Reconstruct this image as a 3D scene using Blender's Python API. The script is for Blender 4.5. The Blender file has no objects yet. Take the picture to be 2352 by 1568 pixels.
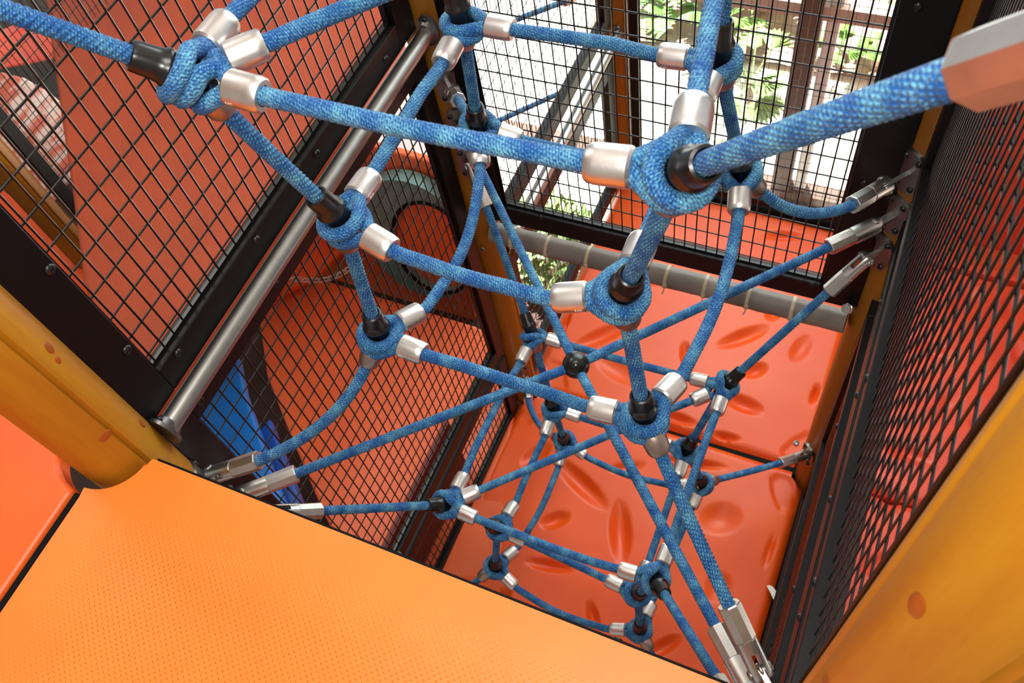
import bpy, math, random
import numpy as np
from mathutils import Vector, Matrix

random.seed(7)
sc = bpy.context.scene
COL = sc.collection

# ------------------------------------------------------------------ camera
# camera stands at the origin of the world, inside the climbing tower; x and y follow the tower's walls, z is up
RC = np.array([[0.38889202, -0.91137562, -0.13474967],
               [-0.80932024, -0.26807223, -0.52262609],
               [0.44018603, 0.31230075, -0.84184589]])      # rows: picture right, picture down, view direction
FPX = 2038.46
cam = bpy.data.cameras.new('camera')
camo = bpy.data.objects.new('camera', cam)
COL.objects.link(camo)
camo.matrix_world = Matrix(((RC[0][0], -RC[1][0], -RC[2][0], 0), (RC[0][1], -RC[1][1], -RC[2][1], 0),
                            (RC[0][2], -RC[1][2], -RC[2][2], 0), (0, 0, 0, 1)))
cam.sensor_width = 36
cam.lens = FPX / 2352 * 36
cam.clip_start = 0.02
cam.dof.use_dof = True
cam.dof.focus_distance = 1.25
cam.dof.aperture_fstop = 15
sc.camera = camo

# ------------------------------------------------------------------ world, sun, lights, exposure
sc.view_settings.view_transform = 'Standard'
sc.view_settings.look = 'None'
sc.view_settings.gamma = 1
sc.view_settings.use_curve_mapping = False
sc.view_settings.exposure = 0.0
w = bpy.data.worlds.new('world')
sc.world = w
w.use_nodes = True
w.node_tree.nodes['Background'].inputs[0].default_value = (0.93, 0.96, 1.0, 1)
w.node_tree.nodes['Background'].inputs[1].default_value = .9


def light(name, kind, loc, energy, target=None, size=None, color=(1, 1, 1), size_y=None):
    d = bpy.data.lights.new(name, kind)
    d.energy = energy
    d.color = color
    o = bpy.data.objects.new(name, d)
    COL.objects.link(o)
    o.location = loc
    if size:
        if kind == 'AREA':
            d.size = size
            if size_y:
                d.shape = 'RECTANGLE'
                d.size_y = size_y
        elif kind == 'SUN':
            d.angle = size
        else:
            d.shadow_soft_size = size
    if target is not None:
        o.rotation_euler = (Vector(target) - Vector(loc)).to_track_quat('-Z', 'Y').to_euler()
    return o


light('sun', 'SUN', (6, 4, 8), 22.0, target=(6 - .9, 4 - .5, 8 - 5.2), size=math.radians(1), color=(1, .97, .92))
light('camera_flash', 'AREA', (-0.13, 0.06, 0.17), 7.5, target=(.7, .4, -1.4), size=0.09, color=(1, .97, .93))
light('overhead_light', 'AREA', (0.25, 0.05, 1.45), 30, target=(0.3, 0.15, -1.4), size=1.0, size_y=.7, color=(1, .98, .95))
light('window_daylight', 'AREA', (3.1, .4, -.15), 150, target=(0, .4, -1.2), size=2.4, size_y=2.2, color=(.93, .97, 1))
light('overhead_light', 'AREA', (1.3, 2.6, 1.45), 30, target=(1.2, 2.0, -2), size=1.2, size_y=1.2, color=(1, .96, .9))  # unseen lamp, raised to brighten the cells to the left


# ------------------------------------------------------------------ pixel helpers (2352 x 1568)
def ray(px):
    v = np.array([px[0] - 1176., px[1] - 784., FPX])
    return RC.T @ v


def onx(px, X):
    d = ray(px); return d * X / d[0]


def ony(px, Y):
    d = ray(px); return d * Y / d[1]


def onz(px, Z):
    d = ray(px); return d * Z / d[2]


# ------------------------------------------------------------------ materials
def lin(c):
    return tuple((v / 255 / 12.92 if v / 255 <= .04045 else ((v / 255 + .055) / 1.055) ** 2.4) for v in c) + (1,)


class NT:
    def __init__(s, name):
        s.m = bpy.data.materials.new(name); s.m.use_nodes = True
        s.t = s.m.node_tree
        s.b = s.t.nodes['Principled BSDF']

    def n(s, typ, **kw):
        o = s.t.nodes.new(typ)
        for k, v in kw.items():
            if k.startswith('i_'):
                o.inputs[k[2:].replace('_', ' ')].default_value = v
            else:
                setattr(o, k, v)
        return o

    def l(s, a, b):
        s.t.links.new(a, b)

    def math(s, op, a, b=None, c=None):
        o = s.n('ShaderNodeMath', operation=op)
        for i, v in enumerate((a, b, c)):
            if v is None: continue
            if isinstance(v, (int, float)): o.inputs[i].default_value = v
            else: s.l(v, o.inputs[i])
        return o.outputs[0]

    def mix(s, f, a, b):
        o = s.n('ShaderNodeMix', data_type='RGBA')
        if isinstance(f, (int, float)): o.inputs[0].default_value = f
        else: s.l(f, o.inputs[0])
        for i, v in ((6, a), (7, b)):
            if isinstance(v, tuple): o.inputs[i].default_value = v
            else: s.l(v, o.inputs[i])
        return o.outputs[2]

    def ramp(s, f, lo, hi):
        o = s.n('ShaderNodeMapRange')
        s.l(f, o.inputs[0]); o.inputs[1].default_value = lo; o.inputs[2].default_value = hi
        return o.outputs[0]

    def bump(s, h, strength, dist):
        o = s.n('ShaderNodeBump'); o.inputs['Strength'].default_value = strength; o.inputs['Distance'].default_value = dist
        s.l(h, o.inputs['Height']); s.l(o.outputs[0], s.b.inputs['Normal'])
        return o

    def set(s, rough=None, metal=None, spec=None, color=None):
        if rough is not None: s.b.inputs['Roughness'].default_value = rough
        if metal is not None: s.b.inputs['Metallic'].default_value = metal
        if spec is not None: s.b.inputs['Specular IOR Level'].default_value = spec
        if color is not None: s.b.inputs['Base Color'].default_value = color

    def noise(s, scale, detail=3, co=None, rough=.5):
        o = s.n('ShaderNodeTexNoise'); o.inputs['Scale'].default_value = scale; o.inputs['Detail'].default_value = detail
        o.inputs['Roughness'].default_value = rough
        if co is not None: s.l(co, o.inputs['Vector'])
        return o.outputs[0]

    def geo(s):
        return s.n('ShaderNodeNewGeometry').outputs['Position']

    def mapping(s, co, scale):
        o = s.n('ShaderNodeMapping'); o.inputs['Scale'].default_value = scale; s.l(co, o.inputs['Vector'])
        return o.outputs[0]


def m_rope():
    t = NT('braided_rope'); t.set(rough=.62, spec=.35)
    uv = t.n('ShaderNodeUVMap').outputs[0]
    sp = t.n('ShaderNodeSeparateXYZ'); t.l(uv, sp.inputs[0])
    u, v = sp.outputs[0], sp.outputs[1]
    a = t.math('MULTIPLY_ADD', u, 5, t.math('MULTIPLY', v, 1 / .0066))
    b = t.math('MULTIPLY_ADD', u, -10, t.math('MULTIPLY', v, 1 / .0044))
    sa = t.math('SINE', t.math('MULTIPLY', a, 2 * math.pi))
    sb = t.math('SINE', t.math('MULTIPLY', b, 2 * math.pi))
    ck = t.math('MULTIPLY', sa, sb)
    geo = t.geo()
    n1 = t.noise(520, 2, geo, .7)
    n2 = t.noise(38, 3, geo)
    f = t.math('ADD', t.math('MULTIPLY', ck, .20), t.math('ADD', t.math('MULTIPLY', n1, 1.5), t.math('MULTIPLY', t.math('SUBTRACT', n2, .5), 1.1)))
    f = t.ramp(f, .64, 1.34)
    c = t.mix(f, lin((0, 76, 146)), lin((128, 202, 218)))
    dk = t.ramp(t.noise(9, 2, geo), .45, .75)
    c = t.mix(t.math('MULTIPLY', dk, .35), c, lin((8, 86, 120)))
    t.l(c, t.b.inputs['Base Color'])
    h = t.math('ADD', t.math('MULTIPLY', sa, .5), t.math('MULTIPLY', sb, .35))
    t.bump(h, .8, .0010)
    t.b.inputs['Sheen Weight'].default_value = .08
    t.b.inputs['Sheen Roughness'].default_value = .5
    return t.m


def m_alu(name, c=(205, 200, 196), rough=.3, brush=900):
    t = NT(name); t.set(rough=rough, metal=1.0)
    g = t.geo()
    n = t.noise(60, 3, g)
    t.l(t.mix(n, lin(c), lin(tuple(int(x * .86) for x in c))), t.b.inputs['Base Color'])
    t.l(t.ramp(t.noise(brush, 2, g), -.2 + 0, 1.5), t.b.inputs['Roughness']) if False else None
    t.bump(t.noise(350, 2, g), .12, .0006)
    return t.m


def m_plain(name, c, rough=.5, metal=0., spec=.5, var=.0, bumps=0., bscale=200):
    t = NT(name); t.set(rough=rough, metal=metal, spec=spec, color=lin(c))
    g = t.geo()
    if var:
        n = t.ramp(t.noise(7, 4, g), .3, .7)
        t.l(t.mix(n, lin(c), lin(tuple(min(255, int(x * (1 - var))) for x in c))), t.b.inputs['Base Color'])
    if bumps:
        t.bump(t.noise(bscale, 2, g), bumps, .001)
    return t.m


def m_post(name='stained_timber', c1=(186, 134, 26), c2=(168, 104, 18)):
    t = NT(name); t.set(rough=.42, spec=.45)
    g = t.geo()
    s1 = t.mapping(g, (26, 26, 2.0))
    n = t.noise(1.0, 5, s1, .6)
    c = t.mix(t.ramp(n, .3, .7), lin(c1), lin(c2))
    fine = t.noise(1.0, 3, t.mapping(g, (190, 190, 8)), .6)
    c = t.mix(t.math('MULTIPLY', t.ramp(fine, .5, .8), .25), c, lin((150, 84, 20)))
    vo = t.n('ShaderNodeTexVoronoi'); t.l(t.mapping(g, (9, 9, 4.6)), vo.inputs['Vector']); vo.inputs['Scale'].default_value = 1
    kn = t.math('SUBTRACT', 1, t.ramp(vo.outputs['Distance'], .07, .12))
    c = t.mix(t.math('MULTIPLY', kn, .75), c, lin((120, 60, 22)))
    t.l(c, t.b.inputs['Base Color'])
    t.bump(t.math('ADD', fine, kn), .25, .0008)
    return t.m


def m_orange(name, c1, c2, rough=.34, dots=False, spec=.5):
    t = NT(name); t.set(rough=rough, spec=spec)
    g = t.geo()
    n = t.ramp(t.noise(5, 3, g), .3, .75)
    t.l(t.mix(n, lin(c1), lin(c2)), t.b.inputs['Base Color'])
    if dots:
        sp = t.n('ShaderNodeSeparateXYZ'); t.l(g, sp.inputs[0])
        k = math.pi / .0070
        # staggered grid of small round pimples, fading out towards the plate's smooth border
        p = t.math('ADD', sp.outputs[0], sp.outputs[1]); q = t.math('SUBTRACT', sp.outputs[0], sp.outputs[1])
        s1 = t.math('ABSOLUTE', t.math('SINE', t.math('MULTIPLY', p, k * .72)))
        s2 = t.math('ABSOLUTE', t.math('SINE', t.math('MULTIPLY', q, k * .72)))
        d = t.ramp(t.math('MULTIPLY', s1, s2), .66, 1.0)
        tx = t.n('ShaderNodeTexCoord')
        ob = t.n('ShaderNodeSeparateXYZ'); t.l(tx.outputs['Generated'], ob.inputs[0])
        def edge(o):
            return t.ramp(t.math('SUBTRACT', .5, t.math('ABSOLUTE', t.math('SUBTRACT', o, .5))), .035, .11)
        msk = t.math('MULTIPLY', edge(ob.outputs[0]), edge(ob.outputs[1]))
        h = t.math('MULTIPLY', d, msk)
        t.bump(h, 1.0, .0011)
        t.l(t.math('SUBTRACT', rough + .02, t.math('MULTIPLY', h, .20)), t.b.inputs['Roughness'])
    else:
        t.bump(t.noise(6, 2, g), .08, .01)
    return t.m


M = {
    'deck2': m_orange('smooth_orange_plastic', (250, 104, 28), (246, 96, 24), .36),
    'rope': m_rope(),
    'alu': m_alu('aluminium', (240, 234, 230), .36),
    'alu_stop': m_alu('dull_aluminium', (190, 172, 164), .42),
    'alu_cast': m_alu('cast_aluminium', (226, 222, 216), .38),
    'plate': m_alu('brushed_steel_plate', (138, 136, 134), .4),
    'steel': m_alu('galvanised_tube', (176, 174, 168), .38),
    'black_pl': m_plain('black_plastic', (16, 15, 16), .28, spec=.6),
    'black_fr': m_plain('black_powder_coat', (11, 8, 8), .42, spec=.28, bumps=.1),
    'wire': m_plain('black_coated_wire', (13, 11, 10), .3, spec=.5),
    'post': m_post(),
    'post_dark': m_post('shaded_stained_timber', (150, 98, 16), (130, 74, 10)),  # darker copy of the post timber, shade put into its colour
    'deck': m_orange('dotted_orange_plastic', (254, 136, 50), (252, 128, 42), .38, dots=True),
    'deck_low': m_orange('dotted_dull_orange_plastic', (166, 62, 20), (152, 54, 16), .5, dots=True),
    'floor': m_orange('moulded_orange_plastic', (234, 88, 12), (226, 74, 8), .42, spec=.5),
    'redpanel': m_orange('moulded_red_plastic', (236, 84, 54), (224, 70, 44), .36),
    'coral': m_orange('coral_plastic', (240, 108, 58), (232, 98, 50), .42),
    'gasket': m_plain('black_rubber', (12, 10, 10), .7, spec=.15),
    'pad': m_plain('grey_vinyl_sleeve', (150, 136, 124), .5, var=.25, bumps=.2, bscale=40),
    'tie': m_plain('natural_nylon', (190, 172, 142), .4),
    'blue_pl': m_plain('blue_plastic', (8, 116, 206), .4, var=.15),
    'blue_dk': m_plain('dark_blue_plastic', (6, 70, 160), .4, var=.15),
    'teal': m_plain('grey_green_plastic', (104, 142, 138), .45, var=.1),
    'maroon': m_plain('maroon_shade', (120, 36, 24), .5, var=.2),  # shadowed red, the shade is put into the base colour
    'bright': m_plain('galvanised_chain', (200, 206, 196), .3, metal=.8),
    'white_pl': m_plain('white_plastic', (244, 236, 226), .35),
    'mullion': m_plain('brown_window_frame', (88, 66, 54), .5),
    'mull_l': m_plain('light_aluminium_frame', (226, 232, 226), .4),
    'soffit': m_plain('taupe_band', (186, 164, 148), .6),
    'dark': m_plain('dark_grey_board', (38, 36, 34), .6),
    'ceil': m_plain('ceiling_board', (190, 186, 178), .8),
    'subfloor': m_plain('dark_safety_flooring', (74, 52, 46), .8, var=.2),
    'paving': m_plain('pale_paving', (238, 236, 228), .9, var=.03),
    'leaf': m_plain('green_leaf', (120, 176, 80), .45, var=.35),
    'leaf2': m_plain('pale_green_leaf', (150, 186, 110), .5, var=.3),
    'mulch': m_plain('bark_mulch', (196, 172, 152), .95, var=.45, bumps=.9, bscale=30),
}


def m_glass():
    t = NT('window_glass')
    nt = t.t
    nt.nodes.remove(t.b)
    tr = t.n('ShaderNodeBsdfTransparent'); tr.inputs[0].default_value = (.93, .97, .95, 1)
    gl = t.n('ShaderNodeBsdfGlossy'); gl.inputs['Roughness'].default_value = .02
    mx = t.n('ShaderNodeMixShader'); mx.inputs[0].default_value = .05; t.l(tr.outputs[0], mx.inputs[1]); t.l(gl.outputs[0], mx.inputs[2])
    t.l(mx.outputs[0], nt.nodes['Material Output'].inputs[0])
    return t.m


M['glass'] = m_glass()


def m_pink():
    t = NT('pink_white_fabric'); t.set(rough=.8)
    g = t.geo()
    n = t.ramp(t.noise(9, 4, t.mapping(g, (1, 1, 3))), .42, .6)
    t.l(t.mix(n, lin((246, 226, 212)), lin((226, 120, 96))), t.b.inputs['Base Color'])
    return t.m


M['pink'] = m_pink()


# ------------------------------------------------------------------ geometry helpers
def V(a):
    return np.array(a, float)


def unit(a):
    a = V(a); return a / (np.linalg.norm(a) + 1e-12)


def basis(d, hint=(0, 0, 1)):
    d = unit(d); h = V(hint)
    if abs(d @ unit(h)) > .97: h = V((1, 0, 0)) if abs(d[0]) < .9 else V((0, 1, 0))
    x = unit(np.cross(h, d)); y = np.cross(d, x)
    return x, y, d


class MB:
    def __init__(s):
        s.v = []; s.f = []; s.uv = []; s.has_uv = False

    def add(s, vs, fs, uvs=None):
        o = len(s.v)
        s.v.extend([tuple(map(float, p)) for p in vs])
        for i, f in enumerate(fs):
            s.f.append(tuple(o + k for k in f))
            s.uv.append(uvs[i] if uvs is not None else None)
        if uvs is not None: s.has_uv = True

    def box(s, c, size, ax=None):
        c = V(c); hx, hy, hz = [q / 2 for q in size]
        X, Y, Z = ax if ax is not None else (V((1, 0, 0)), V((0, 1, 0)), V((0, 0, 1)))
        vs = [c + X * hx * a + Y * hy * b + Z * hz * d for a in (-1, 1) for b in (-1, 1) for d in (-1, 1)]
        s.add(vs, [(0, 1, 3, 2), (4, 6, 7, 5), (0, 4, 5, 1), (2, 3, 7, 6), (0, 2, 6, 4), (1, 5, 7, 3)])

    def ball(s, c, r, n=16, squash=(1, 1, 1), ax=None):
        c = V(c); vs = []; fs = []
        X, Y, Z = ax if ax is not None else (V((1, 0, 0)), V((0, 1, 0)), V((0, 0, 1)))
        m = n // 2
        for i in range(m + 1):
            th = math.pi * i / m
            for j in range(n):
                ph = 2 * math.pi * j / n
                vs.append(c + r * (X * math.sin(th) * math.cos(ph) * squash[0] + Y * math.sin(th) * math.sin(ph) * squash[1] + Z * math.cos(th) * squash[2]))
        for i in range(m):
            for j in range(n):
                k = (j + 1) % n
                fs.append((i * n + j, (i + 1) * n + j, (i + 1) * n + k, i * n + k))
        s.add(vs, fs)

    def lathe(s, o, d, prof, n=24, ell=(1, 1), hint=(0, 0, 1), phase=0.):
        """prof: list of (distance along d, radius)"""
        o = V(o); X, Y, Z = basis(d, hint)
        vs = []; fs = []
        for (t, r) in prof:
            for j in range(n):
                a = 2 * math.pi * (j + phase) / n
                vs.append(o + Z * t + X * r * ell[0] * math.cos(a) + Y * r * ell[1] * math.sin(a))
        for i in range(len(prof) - 1):
            for j in range(n):
                k = (j + 1) % n
                fs.append((i * n + j, i * n + k, (i + 1) * n + k, (i + 1) * n + j))
        s.add(vs, fs)

    def tube(s, path, r, n=8, closed=False, cap=True, uv=False, ridge=0., v0=0., ell=1.):
        P = np.array(path, float); m = len(P)
        T = np.zeros_like(P)
        if closed:
            T = np.roll(P, -1, 0) - np.roll(P, 1, 0)
        else:
            T[1:-1] = P[2:] - P[:-2]; T[0] = P[1] - P[0]; T[-1] = P[-1] - P[-2]
        T /= (np.linalg.norm(T, axis=1)[:, None] + 1e-12)
        X = np.zeros_like(P); X[0] = basis(T[0])[0]
        for i in range(1, m):
            x = X[i - 1] - T[i] * (X[i - 1] @ T[i]); X[i] = x / (np.linalg.norm(x) + 1e-12)
        if closed:  # spread the twist
            x = X[-1] - T[0] * (X[-1] @ T[0]); x = unit(x)
            ang = math.atan2(np.cross(x, X[0]) @ T[0], x @ X[0])
            for i in range(m):
                a = ang * i / m; Yi = np.cross(T[i], X[i]); X[i] = X[i] * math.cos(a) + Yi * math.sin(a)
        Y = np.cross(T, X)
        L = np.r_[0, np.cumsum(np.linalg.norm(np.diff(P, axis=0), axis=1))] + v0
        th = 2 * np.pi * np.arange(n) / n
        R = np.full((m, n), float(r)) if np.isscalar(r) else np.repeat(np.array(r, float)[:, None], n, 1)
        if ridge:
            R = R * (1 + ridge * (np.abs(np.sin(.5 * (5 * th[None, :] + 2 * np.pi * L[:, None] / .0066))) * 2 - 1.2))
        vs = P[:, None, :] + R[:, :, None] * (np.cos(th)[None, :, None] * X[:, None, :] + ell * np.sin(th)[None, :, None] * Y[:, None, :])
        vs = vs.reshape(-1, 3)
        fs = []; uvs = []
        rng = m if closed else m - 1
        for i in range(rng):
            i2 = (i + 1) % m
            va = L[i]; vb = L[i2] if i2 else L[i] + np.linalg.norm(P[0] - P[-1])
            for j in range(n):
                k = (j + 1) % n
                fs.append((i * n + j, i * n + k, i2 * n + k, i2 * n + j))
                if uv: uvs.append(((j / n, va), ((j + 1) / n, va), ((j + 1) / n, vb), (j / n, vb)))
        if cap and not closed:
            fs.append(tuple(range(n))[::-1]); fs.append(tuple((m - 1) * n + j for j in range(n)))
            if uv: uvs += [tuple((.5, L[0]) for _ in range(n)), tuple((.5, L[-1]) for _ in range(n))]
        s.add(vs, fs, uvs if uv else None)

    def build(s, name, mat, parent=None, smooth=True, bevel=0., angle=40):
        me = bpy.data.meshes.new(name)
        vs = s.v
        if parent is not None:
            lc = parent.get('_w', None)
            o3 = V(lc) if lc is not None else V(parent.location)
            vs = [tuple(V(p) - o3) for p in vs]
        me.from_pydata(vs, [], s.f)
        if s.has_uv:
            ul = me.uv_layers.new(name='UVMap')
            flat = []
            for f, u in zip(s.f, s.uv):
                for k in range(len(f)):
                    flat.extend(u[k] if u is not None else (0., 0.))
            ul.data.foreach_set('uv', flat)
        me.materials.append(mat)
        me.validate()
        if smooth:
            me.polygons.foreach_set('use_smooth', [True] * len(me.polygons))
            me.update()
            me.set_sharp_from_angle(angle=math.radians(angle))
        o = bpy.data.objects.new(name, me)
        COL.objects.link(o)
        if parent is not None:
            o.parent = parent
            wl = parent.get('_w', None)
            o['_w'] = [float(q) for q in (V(wl) if wl is not None else V(parent.location))]
        if bevel:
            b = o.modifiers.new('bevel', 'BEVEL'); b.width = bevel; b.segments = 3; b.limit_method = 'ANGLE'; b.angle_limit = math.radians(35)
        return o


def tag(o, label, cat, group=None, kind=None):
    if label: o['label'] = label
    if cat: o['category'] = cat
    if group: o['group'] = group
    if kind: o['kind'] = kind
    return o


def thing(name, loc, label, cat, group=None):
    o = bpy.data.objects.new(name, None)
    o.empty_display_size = .02
    COL.objects.link(o); o.location = tuple(map(float, loc))
    return tag(o, label, cat, group)


def resample(P, step):
    P = np.array(P, float)
    L = np.r_[0, np.cumsum(np.linalg.norm(np.diff(P, axis=0), axis=1))]
    n = max(2, int(L[-1] / step) + 1)
    t = np.linspace(0, L[-1], n)
    return np.stack([np.interp(t, L, P[:, i]) for i in range(3)], 1)


def smooth_path(P, step, win):
    P = resample(P, step)
    k = max(1, int(win / step))
    Q = P.copy()
    for _ in range(2):
        E = np.concatenate([2 * Q[0] - Q[1:k + 1][::-1], Q, 2 * Q[-1] - Q[-k - 1:-1][::-1]])
        ker = np.ones(2 * k + 1) / (2 * k + 1)
        Q = np.stack([np.convolve(E[:, i], ker, 'valid') for i in range(3)], 1)
    Q[0] = P[0]; Q[-1] = P[-1]
    return Q


DOWN = V((0, 0, -1))
RR = .0088      # rope radius

# ------------------------------------------------------------------ the setting
def struct(name, mb, mat, **k):
    o = mb.build(name, mat, **k); o['kind'] = 'structure'; return o


b = MB(); b.box((-.05, 1.5, -3.06), (3.7, 9, .1)); b.box((3.2, 5.2, -3.06), (2.8, 2.6, .1)); struct('floor', b, M['subfloor'], smooth=False)
b = MB(); b.box((6.8, -.1, -3.06), (10, 8, .1)); struct('floor_outside', b, M['paving'], smooth=False)
cp = [(-3, -4), (3.05, -4), (3.05, 1.35), (2.2, 1.5), (5.2, 3.9), (5.2, 8), (-3, 8)]  # unseen ceiling added to keep the sun out, outline shaped for its shadow
b = MB(); m_ = len(cp)
b.add([(x, y, 1.58) for x, y in cp] + [(x, y, 1.66) for x, y in cp], [tuple(range(m_))[::-1], tuple(range(m_, 2 * m_))] + [(k, (k + 1) % m_, m_ + (k + 1) % m_, m_ + k) for k in range(m_)])
struct('added_ceiling', b, M['ceil'], smooth=False)
b = MB(); b.box((-3.05, 2, -.7), (.1, 12, 4.7)); struct('added_wall_back', b, M['ceil'], smooth=False)  # unseen walls added so less sky light fills the interior
b = MB(); b.box((-.2, -4.05, -.7), (5.7, .1, 4.7)); struct('added_wall_right', b, M['ceil'], smooth=False)
b = MB(); b.box((.6, 8.05, -.7), (7.3, .1, 4.7)); struct('added_wall_left', b, M['ceil'], smooth=False)

# ------------------------------------------------------------------ timber posts
PW, PN, PE, PS = V((.22, .89, 0)), V((1.252, .893, 0)), V((1.258, -.104, 0)), V((.215, -.134, 0))


def post(c, z0, z1, r, label, name='timber_post', mat='post', group=None):
    t = thing(name, (c[0], c[1], z0), label, 'post', group)
    b = MB(); prof = []
    n = 72
    for j in range(n):
        a = 2 * math.pi * j / n
        rr = r
        for g0 in (0, math.pi / 2, math.pi, -math.pi / 2):
            d = abs((a - g0 + math.pi) % (2 * math.pi) - math.pi) * r
            if d < .004: rr = r - .006 * (1 - d / .004)
        prof.append((rr * math.cos(a), rr * math.sin(a)))
    vs = [(c[0] + x, c[1] + y, z) for z in (z0, z1) for x, y in prof]
    fs = [(j, (j + 1) % n, n + (j + 1) % n, n + j) for j in range(n)] + [tuple(range(n))[::-1], tuple(range(n, 2 * n))]
    b.add(vs, fs)
    b.build('shaft', M[mat], t, angle=50)
    return t


tW = post(PW, -2.74, 1.55, .056, 'bright yellow timber post rising through the notch in the orange deck, left edge')
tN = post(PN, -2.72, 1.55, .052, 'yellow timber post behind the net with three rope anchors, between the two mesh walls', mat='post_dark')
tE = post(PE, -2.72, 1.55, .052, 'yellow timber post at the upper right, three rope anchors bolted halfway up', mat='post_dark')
tS = post(PS, -2.74, 1.55, .056, 'huge blurred yellow timber post closest to the viewer, lower right corner')


def screw(b, c, d, r=.006):
    b.lathe(c, d, [(0, 0.0001), (0, r), (.0018, r * .96), (.0034, r * .75), (.0042, r * .42), (.0030, r * .38), (.0030, 0.0001)], 14)


# knots in the near post: shallow oval marks with a screw
def knot(parent, c, d, ln, wd, zdir=(0, 0, 1)):
    b = MB(); X, Y, Z = basis(d, zdir)
    b.ball(c, 1, 20, (wd, ln, .0016), (X, Y, Z))
    b.build('knot', m_knot, parent)


pq = ray((1110, 573)); pq = pq / pq[0] * (PN[0] - .0525)
b = MB(); screw(b, pq, (-1, 0, 0), .0085); b.build('screw', M['plate'], tN)
m_knot = m_plain('knot_wood', (168, 84, 20), .4, var=.2)
d = unit((-math.cos(.1), .995, 0)); d = unit((-.42, .9, 0))
for px, ln, wd in [((2105, 1390), .0085, .0042)]:
    # find where the view ray meets the post surface
    rr = ray(px); rr = rr / np.linalg.norm(rr)
    o2 = -PS[:2]; a = rr[0] ** 2 + rr[1] ** 2; bb = rr[:2] @ o2; cc = o2 @ o2 - .056 ** 2
    disc = bb * bb - a * cc
    if disc > 0:
        tt = (-bb - math.sqrt(disc)) / a; p = rr * tt
        knot(tS, p, (p[0] - PS[0], p[1] - PS[1], 0), .0155, .0062)
for px, ln, wd in [((113, 798), .011, .006), ((133, 826), .007, .004), ((325, 972), .011, .005), ((242, 1000), .008, .010)]:
    rr = ray(px); rr = rr / np.linalg.norm(rr)
    o2 = -PW[:2]; a = rr[0] ** 2 + rr[1] ** 2; bb = rr[:2] @ o2; cc = o2 @ o2 - .056 ** 2
    disc = bb * bb - a * cc
    if disc > 0:
        tt = (-bb - math.sqrt(disc)) / a; p = rr * tt
        knot(tW, p, (p[0] - PW[0], p[1] - PW[1], 0), ln, wd)


# ------------------------------------------------------------------ mesh panels
def mesh_panel(label, plane, at, u0, u1, z0, z1, fw=.05, ft=.03, pitch=(.0252, .0508), wr=.0016, bolts=(), name='mesh_panel',
               top_open=False, side='', group=None, wires=True, fwl=None, fwr=None, inner=True, ztop=None):
    """plane 'x' or 'y' at coordinate `at`; u runs along the wall; fw frame width outside the opening (u0..u1, z0..z1)"""
    fwl = fw if fwl is None else fwl; fwr = fw if fwr is None else fwr
    def P(u, z, n=0.):
        return V((at + n, u, z)) if plane == 'x' else V((u, at + n, z))
    ax = (V((0, 1, 0)), V((1, 0, 0)), V((0, 0, 1))) if plane == 'x' else (V((1, 0, 0)), V((0, 1, 0)), V((0, 0, 1)))
    t = thing(name, P((u0 + u1) / 2, z0), label, 'mesh panel', group)
    fr = MB()
    def bar(ua, ub, za, zb):
        fr.box(P((ua + ub) / 2, (za + zb) / 2), (ub - ua, ft, zb - za), ax)
    bar(u0 - fwl, u0, z0 - fw, z1 + fw)
    bar(u1, u1 + fwr, z0 - fw, z1 + fw)
    bar(u0, u1, z0 - fw, z0)
    bar(u0, u1, z1, z1 + fw)
    fr.build('frame', M['black_fr'], t, smooth=False, bevel=.0025)
    if inner:
        ib = MB()
        for (ua, ub, za, zb) in ((u0, u0 + .006, z0, z1), (u1 - .006, u1, z0, z1), (u0 + .006, u1 - .006, z0, z0 + .006), (u0 + .006, u1 - .006, z1 - .006, z1)):
            ib.box(P((ua + ub) / 2, (za + zb) / 2, 0), (ub - ua, .006, zb - za), ax)
        ib.build('retaining_strip', M['wire'], t, smooth=False)
    if wires:
        wb = MB()
        u = u0 + pitch[0] * .5; s_ = -1 if at > .5 or plane == 'y' and at > 0 else 1
        while u < u1:
            wb.tube([P(u, z0, s_ * wr), P(u, z1, s_ * wr)], wr, 6); u += pitch[0]
        z = z0 + pitch[1] * .4
        while z < z1:
            wb.tube([P(u0, z, -s_ * wr * .8), P(u1, z, -s_ * wr * .8)], wr * 1.05, 6); z += pitch[1]
        wb.build('welded_mesh', M['wire'], t, angle=70)
    n = V((-1, 0, 0)) if plane == 'x' else V((0, -1 if at > 0 else 1, 0))
    for (u, z) in bolts:
        bb = MB(); screw(bb, P(u, z) + n * (ft / 2), n, .0078)
        bb.build('bolt', M['black_pl'], t)
    return t


def uv_y(px, y):
    p = ony(px, y); return (p[0], p[2])


YL = .888
lb = [uv_y(p, YL - .014) for p in [(113, 618), (290, 803), (408, 810), (588, 550), (727, 352), (885, 135)]]
mesh_panel('upper left black mesh panel above the steel rail, orange deck seen through it', 'y', YL, .338, 1.123, -1.056, .15, .056, bolts=lb, fwl=.066, fwr=.06)
lb = [uv_y(p, YL - .014) for p in [(458, 920), (630, 652), (965, 125)]]
mesh_panel('tall black mesh panel below the steel rail on the left wall', 'y', YL, .333, 1.135, -2.275, -1.205, .045, bolts=lb[:2], fwl=.06, fwr=.05)
mesh_panel('low dark mesh panel standing at the bottom of the left wall', 'y', YL + .004, .333, 1.135, -2.68, -2.40, .035, ft=.025, fwl=.05, fwr=.05)
XB = 1.240
nb = [(onx(p, XB - .014)[1], onx(p, XB - .014)[2]) for p in [(1125, 372), (1243, 497), (1865, 652), (2108, 15), (1985, 420)]]
mesh_panel('black mesh panel in front of the daylight, above the grey padded tube', 'x', XB, .022, .798, -1.673, .1, .058, bolts=nb, fwl=.084, fwr=.050)
YR = -.100
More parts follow.
